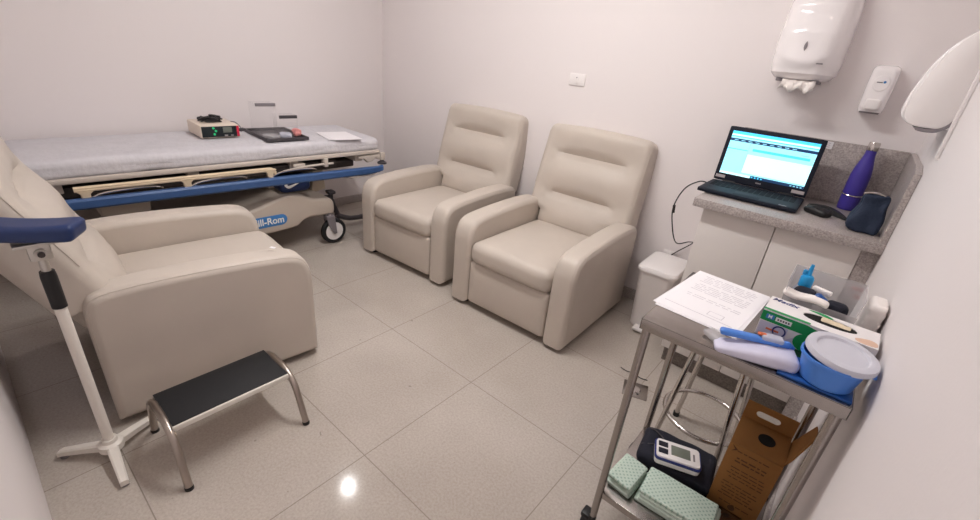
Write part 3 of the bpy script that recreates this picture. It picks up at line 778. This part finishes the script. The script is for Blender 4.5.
# pouch
t = thing('drawstring_pouch', 'dark navy cloth pouch standing in front of the violet bottle', 'pouch', (2.340, .955, ZT), R(6))
def pouchfn(p):
    k = (p.z+.075)/.15; q = p.copy(); q.y *= 1-.72*k; q.x *= 1-.30*k; q.x += .010*k
    q += Vector((.010, .012, .006))*noise.noise(p*20+Vector((3, 1, 2))); return q
b = newbm(); cushion(b, (0, 0, .077), (.112, .085, .15), .014, 18, pouchfn); obj('body', b, 'pouch', t)
b = newbm(); tube(b, smooth_curve([(-.035, -.006, .148), (-.015, -.012, .156), (.01, -.010, .156), (.03, -.004, .148)], 5), .004, 8); obj('drawstring', b, 'chrome', t)
b = newbm(); bx(b, .040, .0485, -.005, .02, .085, .11, .003); obj('side_tab', b, 'orange', t)

# ------------------------------------------------------------------ revolving stool behind the trolley
t = thing('revolving_stool', 'round stool with chrome foot ring standing behind the trolley', 'stool', (2.115, .395, 0))
b = newbm(); lathe(b, [(0, .655), (.14, .655), (.158, .643), (.160, .625), (.155, .610), (0, .610)], n=36); obj('seat', b, 'black', t)
b = newbm(); lathe(b, [(0, .610), (.09, .610), (.09, .602), (.02, .602), (.02, .53), (0, .53)], n=24); obj('seat_post', b, 'chrome', t)
for a in (40, 130, 220, 310):
    c, s = math.cos(R(a)), math.sin(R(a)); b = newbm()
    tube(b, fillet([(.02*c, .02*s, .575), (.115*c, .115*s, .575), (.175*c, .175*s, .0)], .05), .0105, 12); lg = obj('leg', b, 'chrome', t)
    b = newbm(); lathe(b, [(0, 0), (.014, 0), (.014, .02), (0, .02)], (.174*c, .174*s, 0), 14); obj('foot_cap', b, 'black', lg)
b = newbm(); tube(b, [(.148*math.cos(2*PI*k/48), .148*math.sin(2*PI*k/48), .17) for k in range(48)], .0095, 12, True); obj('foot_ring', b, 'chrome', t)

# ------------------------------------------------------------------ trolley
TX0, TX1, TY0, TY1, TZ = 1.962, 2.408, -.268, .145, .85
t = thing('instrument_trolley', 'stainless steel two-tier trolley against the right-hand wall', 'trolley', ((TX0+TX1)/2, (TY0+TY1)/2, 0))
hx, hy = (TX1-TX0)/2, (TY1-TY0)/2
def tray_bm(z, hx, hy, lip):
    b = newbm(); bx(b, -hx, hx, -hy, hy, z-.004, z, .0015)
    for s in (-1, 1):
        bx(b, -hx, hx, s*hy-.0015*(s+1), s*hy-.0015*(s-1), z-lip, z, .001); bx(b, s*hx-.0015*(s+1), s*hx-.0015*(s-1), -hy, hy, z-lip, z, .001)
    return b
obj('top_shelf', tray_bm(TZ, hx, hy, .032), 'steel', t)
obj('lower_shelf', tray_bm(.20, hx-.01, hy-.012, .025), 'steel', t)
for sx in (-1, 1):
    for sy in (-1, 1):
        x, y = sx*(hx-.016), sy*(hy-.016)
        b = newbm(); cyl(b, (x, y, .075), (x, y, TZ-.004), .0115, 16); lg = obj('leg', b, 'steel', t)
        b = newbm()
        ox, oy = (-.022, .012)
        lathe(b, [(0, -.012), (.026, -.012), (.03, -.006), (.03, .006), (.026, .012), (0, .012)], (x+ox, y+oy, .030), 24, mtx=Matrix.Rotation(PI/2, 4, 'Y') @ Matrix.Rotation(0, 4, 'Z'))
        bx(b, x+ox-.018, x+ox+.018, y+oy-.02, y+oy+.02, .045, .066, .006); cyl(b, (x, y, .055), (x, y, .08), .012, 14)
        obj('caster', b, 'black', lg)

# ------------------------------------------------------------------ on the trolley top
for k, (cx, cy, a) in enumerate(((2.073, -.012, -3.5), (2.067, -.004, -5))):
    b = newbm(); z = TZ+.0006+k*.0012
    bx(b, -.105, .105, -.165, .165, 0, .0007)
    if k == 1:
        rnd = random.Random(3)
        for j in range(22):
            y = .135-j*.0122
            if j in (5, 11, 12): continue
            if j < 15:
                x = -.075+rnd.random()*.01
                while x < .07:
                    w = .008+rnd.random()*.03; bx(b, x, min(x+w, .08), y, y+.0035, .0006, .0009, mi=1); x += w+.006
        bx(b, -.09, .09, -.125, -.122, .0006, .0009, mi=1)
        for y in (-.11, -.085): bx(b, .02, .06, y, y+.002, .0006, .0009, mi=1)
        bx(b, .02, .022, -.11, -.083, .0006, .0009, mi=1); bx(b, .058, .06, -.11, -.083, .0006, .0009, mi=1)
    tag(obj('paper_sheet', b, ['paper', 'ink'], loc=(cx, cy, z), rz=R(a)), 'printed white sheet on top of the trolley' if k else 'white sheet showing beneath the printed page on the trolley', 'paper', 'paper sheets on the trolley')

# glove box
t = thing('glove_box', 'white and green glove box with an oval opening on the trolley', 'glove box', (2.308, -.062, TZ+.0003), R(-1.5))
GW, GD, GH = .113, .047, .072
b = newbm(); w = .0012
prism(b, [(-GW, -GD), (GW, -GD), (GW, GD), (-GW, GD)], 'z', 0, GH-.002)
# top panel with an oval opening
def oval(n=28, hx_=.056, hy_=.024, cx=.018, cy=.006): return [(cx+hx_*math.copysign(abs(math.cos(2*PI*k/n))**.8, math.cos(2*PI*k/n)), cy+hy_*math.sin(2*PI*k/n)) for k in range(n)]
ov = oval(); n = len(ov)
def edgept(p, c=(.018, .006)):
    d = Vector((p[0]-c[0], p[1]-c[1])); s = 1e9
    for ax, lo, hi in ((0, -GW, GW), (1, -GD, GD)):
        if d[ax] > 1e-9: s = min(s, (hi-c[ax])/d[ax])
        elif d[ax] < -1e-9: s = min(s, (lo-c[ax])/d[ax])
    return (c[0]+d[0]*s, c[1]+d[1]*s)
outer = [edgept(p) for p in ov]
corner = [(-GW, -GD), (GW, -GD), (GW, GD), (-GW, GD)]
for q in corner:
    i = min(range(n), key=lambda k: (outer[k][0]-q[0])**2+(outer[k][1]-q[1])**2); outer[i] = q
V0 = [b.verts.new((*p, GH)) for p in ov]; V1 = [b.verts.new((*p, GH)) for p in outer]; V2 = [b.verts.new((*p, GH-.0025)) for p in outer]; V3 = [b.verts.new((*p, GH-.0025)) for p in ov]
for A, D in ((V0, V1), (V1, V2), (V3, V0)):
    for k in range(n): b.faces.new((A[k], A[(k+1) % n], D[(k+1) % n], D[k]))
bmesh.ops.recalc_face_normals(b, faces=b.faces)
obj('carton', b, 'glovew', t)
b = newbm(); prism(b, oval(28, .054, .023), 'z', GH-.002, GH-.0014); bo = obj('opening', b, 'hole', t)
b = newbm(); cushion(b, (.030, .012, GH-.003), (.06, .022, .010), .0045, 10, lambda p: p+Vector((0, 0, .004*noise.noise(p*60)))); obj('gloves', b, 'glovef', t, 'pale gloves showing in the opening')
b = newbm(); bx(b, -GW+.0, -.02, -GD-.0006, -GD+.0002, GH-.030, GH-.004); prism(b, [(-.02, GH-.030), (-.02, GH-.004), (.012, GH-.010), (.0, GH-.016), (.016, GH-.022), (-.004, GH-.027)], 'y', -GD-.0006, -GD+.0002)
bx(b, -GW, -.015, -GD, -GD+.010, GH-.0001, GH+.0005); obj('green_band', b, 'green', t)
b = newbm(); prism(b, [(-.055, .005), (.05, .005), (.05, .030), (.01, .036), (-.03, .030)], 'y', -GD-.0005, -GD+.0002); bx(b, -GW+.002, -.05, -GD-.0003, -GD+.0002, .002, GH-.032); obj('lilac_panel', b, 'lilac', t)
b = newbm(); lathe(b, [(0, .001), (.022, .001), (.022, 0)], (-.012, -GD-.0001, .022), 20, mtx=Matrix.Rotation(PI/2, 4, 'X')); obj('green_disc', b, 'green', t)
b = newbm(); tube(b, [(-.066+.013*math.cos(a), -GD-.0008, .026+.013*math.sin(a)) for a in [PI*1.25-PI*1.5*k/16 for k in range(17)]], .0018, 6); obj('ring_emblem', b, 'inkblue', t)
b = newbm(); bx(b, -.094, -.066, -GD-.0009, -GD, .021, .026, .0003); obj('orange_mark', b, 'orange', t)
b = newbm(); bx(b, -.103, -.085, -GD-.0012, -GD, GH-.022, GH-.010); obj('size_mark', b, 'bluelogo', t)
text('size_letter', 'M', .012, 'offwhite', t, Matrix.Translation((-.094, -GD-.0014, GH-.016)) @ Matrix.Rotation(PI/2, 4, 'X'))
b = newbm(); bx(b, -.082, -.048, -GD-.0012, -GD, GH-.022, GH-.011); obj('count_label', b, 'offwhite', t)
b = newbm()
for k in range(5): bx(b, -.078+k*.0056, -.0745+k*.0056, -GD-.0016, -GD, GH-.0185, GH-.0145)
obj('count_print', b, 'deepgrey', t)
text('lettering', 'Medix', .023, 'inkblue', t, Matrix.Translation((-.080, .030, GH+.0004)) @ Matrix.Rotation(R(-3), 4, 'Z'), .0003, .25)
b = newbm(); prism(b, smooth_curve([(-.03, .040), (.0, .044), (.022, .034), (.014, .028), (-.012, .034)], 4, True), 'z', GH-.0002, GH+.0005); obj('green_leaf_print', b, 'green', t)
b = newbm(); prism(b, smooth_curve([(.070, -.028), (.095, -.012), (.110, -.020), (.108, -.040), (.080, -.042)], 4, True), 'z', GH-.0002, GH+.0005); obj('hand_print', b, 'skinprint', t)

# blue flat case under the bowl, bowl, lid
b = newbm(); bx(b, -.068, .068, -.052, .052, 0, .006, .002)
tag(obj('blue_card', b, 'bluedark', loc=(2.336, -.207, TZ+.0003), rz=R(0)), 'flat deep blue plastic card lying under the blue bowl', 'card')
t = thing('plastic_bowl', 'round blue plastic bowl on the trolley corner', 'bowl', (2.351, -.212, TZ+.0065))
b = newbm(); lathe(b, [(0, 0), (.045, 0), (.049, .003), (.058, .052), (.062, .054), (.062, .060), (.0575, .060), (.055, .050), (.046, .006), (0, .005)], n=48); obj('body', b, 'bowl', t)
b = newbm(); box(b, (.060, .0, .052), (.026, .024, .006), .002, 2, 0); obj('tab', b, 'bowl', t)
b = newbm(); lathe(b, [(0, .004), (.046, .004), (.049, .009), (.054, .010), (.064, .008), (.066, .002), (.066, -.004), (.063, -.004), (.062, .003), (.05, .005), (.045, -.001), (0, -.001)], n=48)
o = obj('bowl_lid', b, 'lid', loc=(2.358, -.205, TZ+.0745)); o.rotation_euler = (R(4), R(5), 0); tag(o, 'frosted round lid lying askew on the blue bowl', 'lid')

# hand-held thermometer: pale body with blue top bar
t = thing('thermometer', 'pale lilac hand-held device with a blue bar beside the blue bowl', 'thermometer', (2.212, -.222, TZ), R(19))
def thfn(p):
    k = (p.x+.085)/.17; q = p.copy(); s = .45+.55*min(1, k*1.6); q.z = (p.z+.02)*s-.02; q.y *= .6+.4*min(1, k*1.6); return q
b = newbm(); cushion(b, (0, -.008, .0175), (.168, .080, .034), .014, 14, thfn); obj('body', b, 'lilac', t)
b = newbm(); cushion(b, (-.015, .012, .038), (.125, .022, .014), .006, 12, None, Matrix.Rotation(R(-2), 4, 'Y')); tube(b, smooth_curve([(.045, .012, .038), (.060, .014, .040), (.070, .018, .036), (.076, .022, .030)], 5), [.009]*8+[.007]*8, 10); obj('blue_bar', b, 'bowl', t)
b = newbm(); cushion(b, (.03, .014, .047), (.045, .026, .012), .005, 8); obj('clear_cap', b, 'bottleclear', t)
b = newbm(); box(b, (.008, .016, .051), (.018, .010, .006), .002); obj('trigger', b, 'orange', t)
b = newbm(); cushion(b, (0, 0, .008), (.05, .035, .016), .007, 8, lambda p: p*(1+.2*noise.noise(p*50))); tag(obj('clear_wrapper', b, 'frost', loc=(2.128, -.222, TZ+.0003), rz=R(-30)), 'small crumpled clear wrapper at the front edge of the trolley', 'wrapper')

# basket with bits
t = thing('plastic_basket', 'translucent open basket of small supplies behind the glove box', 'basket', (2.295, .068, TZ), R(0))
b = newbm(); hx_, hy_, h_ = .080, .062, .128
def wallp(P): prism(b, P, 'y', 0, .002)
bx(b, -hx_*.9, hx_*.9, -hy_*.9, hy_*.9, .0005, .003)
for s in (-1, 1):
    for ax in (0, 1):
        A = (hx_*.9, hy_*.9) if ax == 0 else (hy_*.9, hx_*.9); Bq = (hx_, hy_) if ax == 0 else (hy_, hx_)
        P = []
        for u, hh, (ww, dd) in ((-1, 0, A), (1, 0, A), (1, 1, Bq), (-1, 1, Bq)):
            z = .001+hh*(h_ if not (ax == 0 and s < 0) else h_*.62)
            p = (u*ww, s*dd, z) if ax == 0 else (s*dd, u*ww, z); P.append(p)
        nrm = Vector((0, s, 0)) if ax == 0 else Vector((s, 0, 0))
        loft(b, [P, [Vector(p)-nrm*.0015 for p in P]])
obj('body', b, 'frost', t)
b = newbm(); bx(b, .050, .074, .060, .0635, .108, .114); bx(b, .062, .074, .060, .0640, .085, .094); obj('red_label', b, 'coral', t)
t = thing('nozzle_bottle', 'milky bottle with a bright cyan nozzle cap in the basket', 'bottle', (2.250, .085, TZ+.0035))
b = newbm(); lathe(b, [(0, 0), (.022, 0), (.024, .003), (.024, .07), (.018, .084), (.012, .088), (0, .088)], n=24); obj('body', b, 'bottleclear', t)
b = newbm(); lathe(b, [(0, .087), (.0155, .087), (.0155, .112), (.012, .118), (.006, .120), (.004, .150), (0, .150)], n=20); box(b, (-.010, 0, .125), (.010, .008, .014), .002); obj('nozzle_cap', b, 'cyan', t)
def ball(loc, s, m, name, label, cat, rz=0):
    b = newbm(); cushion(b, (0, 0, s[2]/2), s, min(s)*.42, 10); return tag(obj(name, b, m, loc=loc, rz=rz), label, cat)
ball((2.258, .045, TZ+.0035), (.052, .040, .098), 'cuff', 'black_pouch', 'black rounded pouch beside the cyan-capped bottle in the basket', 'pouch')
ball((2.330, .040, TZ+.0035), (.052, .040, .088), 'cuff', 'rubber_bulb', 'black rubber bulb at the right end of the basket', 'bulb')
b = newbm(); lathe(b, [(0, 0), (.012, 0), (.012, .022), (.008, .026), (0, .026)], n=16, mtx=Matrix.Rotation(R(-60), 4, 'Y')); tag(obj('small_stopper', b, 'bluedark', loc=(2.302, .028, TZ+.083)), 'small dark blue stopper touching the black rubber bulb', 'stopper')
b = newbm(); bx(b, -.007, .007, -.022, .022, 0, .012, .003); tag(obj('white_tube', b, 'white', loc=(2.290, .058, TZ+.096), rz=R(70)), 'small white tube lying across the top of the basket', 'tube')
def foldfn(p): return Vector((p.x, p.y, p.z+.006*math.sin(p.x*40)+.004*noise.noise(p*25)))
b = newbm(); cushion(b, (0, 0, .011), (.100, .030, .016), .0075, 14, foldfn); o = tag(obj('folded_wipe', b, 'towel', loc=(2.262, .016, TZ+.076)), 'white folded wipe hanging over the front of the basket', 'wipe'); o.rotation_euler = (0, R(8), R(-4))
# paper roll beside the wall
b = newbm(); cushion(b, (0, 0, .055), (.036, .085, .110), .010, 14, lambda p: Vector((p.x+.0015*math.sin(p.z*260), p.y+.001*math.sin(p.z*260), p.z+.003*noise.noise(p*30))))
tag(obj('folded_paper', b, 'towel', loc=(2.4065, .092, TZ+.0003)), 'white stack of folded paper towels at the wall end of the trolley', 'paper towels')

# ------------------------------------------------------------------ on the lower shelf
ZS = .2005
def gown(loc, sx, sy, layers, rz, label, seed):
    t = thing('folded_gown', label, 'folded cloth', loc, R(rz), 'green dotted cloths on the lower shelf')
    z = 0
    for k in range(layers):
        h = .013
        b = newbm(); cushion(b, (.005*math.sin(k*2+seed), .007*math.cos(k*3+seed), z+h/2), (sx*(1-.02*k), sy*(1-.03*k), h), .006, 18,
                             lambda p: Vector((p.x, p.y, p.z+.005*noise.noise(Vector((p.x*12, p.y*12, seed))))))
        obj('fold', b, 'gown', t); z += h-.001
    return t
gown((2.021, -.155, ZS), .080, .135, 4, -5, 'left of the two green dotted folded cloths on the lower shelf', 1)
gown((2.184, -.140, ZS), .225, .130, 4, 3, 'right of the two green dotted folded cloths, longer, on the lower shelf', 5)
t = thing('dark_pouch', 'dark navy soft pouch under the blood pressure monitor', 'pouch', (2.118, .028, ZS), R(8))
b = newbm(); cushion(b, (0, 0, .026), (.245, .165, .05), .022, 14, lambda p: p+Vector((.004, .004, .006))*noise.noise(p*14)); obj('body', b, 'cuff', t)
b = newbm(); tube(b, smooth_curve([(-.118, -.03, .045), (-.05, -.0, .066), (-.09, .05, .058), (-.113, .06, .04)], 5), .0022, 6); obj('air_hose', b, 'deepgrey', t)
t = thing('blood_pressure_monitor', 'white blood pressure monitor with grey display on the dark pouch', 'monitor', (2.122, -.018, ZS+.0535), R(20))
b = newbm(); cushion(b, (0, 0, .020), (.140, .085, .038), .012, 12); obj('case', b, 'white', t)
b = newbm(); loft(b, [rrect(.0715, .044, .014, .026), rrect(.0722, .0447, .014, .028), rrect(.0722, .0447, .014, .033), rrect(.0715, .044, .014, .035)]); obj('band', b, 'inkblue', t)
b = newbm(); loft(b, [rrect(.068, .0405, .012, .034), rrect(.067, .0395, .012, .040), rrect(.060, .034, .01, .041)]); obj('face', b, 'white', t)
b = newbm(); bx(b, -.022, .038, -.020, .024, .0405, .042, .0008); obj('display', b, 'lcd', t)
for y in (-.014, .016):
    b = newbm(); cushion(b, (-.047, y, .0415), (.030, .022, .004), .0018, 6); obj('button', b, 'cuff', t)
b = newbm(); bx(b, .046, .052, -.018, .012, .0405, .0414); obj('maker_mark', b, 'grey', t)

# sharps box
t = thing('sharps_box', 'brown cardboard sharps box with a round black hole on the lower shelf', 'sharps box', (2.310, .032, ZS), R(1))
hw, hd, H_ = .069, .062, .250
b = newbm(); bx(b, -hw, hw, -hd, hd, 0, H_, .002)
prism(b, [(-hd, H_-.006), (hd, H_-.006), (hd, H_+.02), (-hd*.6, H_+.012)], 'x', -hw, hw); carton = b
# handle panel with a slot
b = newbm(); y0 = hd-.003
slot = pillpts(-.004, H_+.050, .033, .011, 8)
outl = []
cc = (-.004, H_+.050); rect = (-hw, hw, H_, H_+.083)
for p in slot:
    d = (p[0]-cc[0], p[1]-cc[1]); s = 1e9
    if d[0] > 1e-9: s = min(s, (rect[1]-cc[0])/d[0])
    if d[0] < -1e-9: s = min(s, (rect[0]-cc[0])/d[0])
    if d[1] > 1e-9: s = min(s, (rect[3]-cc[1])/d[1])
    if d[1] < -1e-9: s = min(s, (rect[2]-cc[1])/d[1])
    outl.append([cc[0]+d[0]*s, cc[1]+d[1]*s])
for q in ((rect[0], rect[2]), (rect[1], rect[2]), (rect[1], rect[3]), (rect[0], rect[3])):
    i = min(range(len(outl)), key=lambda k: (outl[k][0]-q[0])**2+(outl[k][1]-q[1])**2); outl[i] = q
n = len(slot); L_ = [[b.verts.new((p[0], yy, p[1])) for p in P] for P, yy in ((slot, y0), (outl, y0), (outl, y0+.003), (slot, y0+.003))]
for A, D in zip(L_, L_[1:]+L_[:1]):
    for k in range(n): b.faces.new((A[k], A[(k+1) % n], D[(k+1) % n], D[k]))
bmesh.ops.recalc_face_normals(b, faces=b.faces); obj('handle_panel', b, 'cartridge', t)
b = newbm(); prism(b, [(-hd+.01, H_), (hd-.01, H_), (hd-.004, H_+.105), (-hd*.1, H_+.115), (-hd+.01, H_+.03)], 'x', -.003, 0, mtx=Matrix.Translation((hw, 0, H_)) @ Matrix.Rotation(R(22), 4, 'Y') @ Matrix.Translation((0, 0, -H_))); obj('side_flap', b, 'cartridge', t)
b = newbm(); lathe(b, [(0, .001), (.023, .001), (.023, 0)], (.012, .0, H_+.0155), 28, mtx=Matrix.Rotation(R(6), 4, 'X')); obj('opening', b, 'hole', t)
b = carton; rnd = random.Random(9)
for j in range(17):
    z = H_-.022-j*.0125
    if j in (1, 4, 9, 15): continue
    x = -.050+rnd.random()*.012
    while x < .040:
        w = .006+rnd.random()*.02; bx(b, x, min(x+w, .05), -hd-.0005, -hd+.0002, z, z+(.0045 if j in (2, 3) else .003), mi=1); x += w+.004
lathe(b, [(0, .001), (.010, .001), (.010, 0)], (0, -hd, .018), 18, 1, Matrix.Rotation(PI/2, 4, 'X'))
prism(b, [(-.06, H_-.03), (-.044, H_-.018), (-.062, H_-.004), (-.052, H_-.018)], 'y', -hd-.0005, -hd+.0002, mi=1)
obj('carton', b, ['cartridge', 'brownink'], t)

# ------------------------------------------------------------------ light
def area(name, loc, sx, sy, power, col=(1, .985, .985), rot=(0, 0, 0)):
    l = bpy.data.lights.new(name, 'AREA'); l.shape = 'RECTANGLE'; l.size = sx; l.size_y = sy; l.energy = power; l.color = col
    o = bpy.data.objects.new(name, l); C.objects.link(o); o.location = loc; o.rotation_euler = rot; return o
area('tube_light', (.88, .0, ZC-.085), 1.18, .13, 25.5)
l = bpy.data.lights.new('downlight_light', 'AREA'); l.shape = 'DISK'; l.size = .06; l.energy = 4; l.color = (1, .985, .985)
o = bpy.data.objects.new('downlight_light', l); C.objects.link(o); o.location = (-.50, .32, ZC-.018)
w = bpy.data.worlds.new('room_world'); bpy.context.scene.world = w; w.use_nodes = True
w.node_tree.nodes['Background'].inputs['Color'].default_value = (.9, .88, .86, 1); w.node_tree.nodes['Background'].inputs['Strength'].default_value = .1

# ------------------------------------------------------------------ camera
yaw, pit, rol, F = 2.23587389, .434334723, .102163881, 439.4626
fwd = Vector((math.cos(pit)*math.cos(yaw), math.cos(pit)*math.sin(yaw), -math.sin(pit)))
r_ = fwd.cross(Vector((0, 0, 1))).normalized(); u_ = r_.cross(fwd)
r2 = math.cos(rol)*r_+math.sin(rol)*u_; u2 = -math.sin(rol)*r_+math.cos(rol)*u_
cam = bpy.data.cameras.new('camera'); co = bpy.data.objects.new('camera', cam); C.objects.link(co)
m = Matrix((r2, u2, -fwd)).transposed().to_4x4(); m.translation = (2.24915461, -1.28876546, 1.42328362)
co.matrix_world = m
cam.sensor_fit = 'HORIZONTAL'; cam.sensor_width = 36; cam.lens = F*36/980; cam.clip_start = .01
sc = bpy.context.scene; sc.camera = co
sc.view_settings.view_transform = 'Standard'; sc.view_settings.look = 'None'; sc.view_settings.exposure = 0.; sc.view_settings.gamma = 1
sc.cycles.use_denoising = True; sc.cycles.max_bounces = 10; sc.cycles.diffuse_bounces = 6; sc.cycles.transparent_max_bounces = 16; sc.cycles.caustics_reflective = False; sc.cycles.caustics_refractive = False
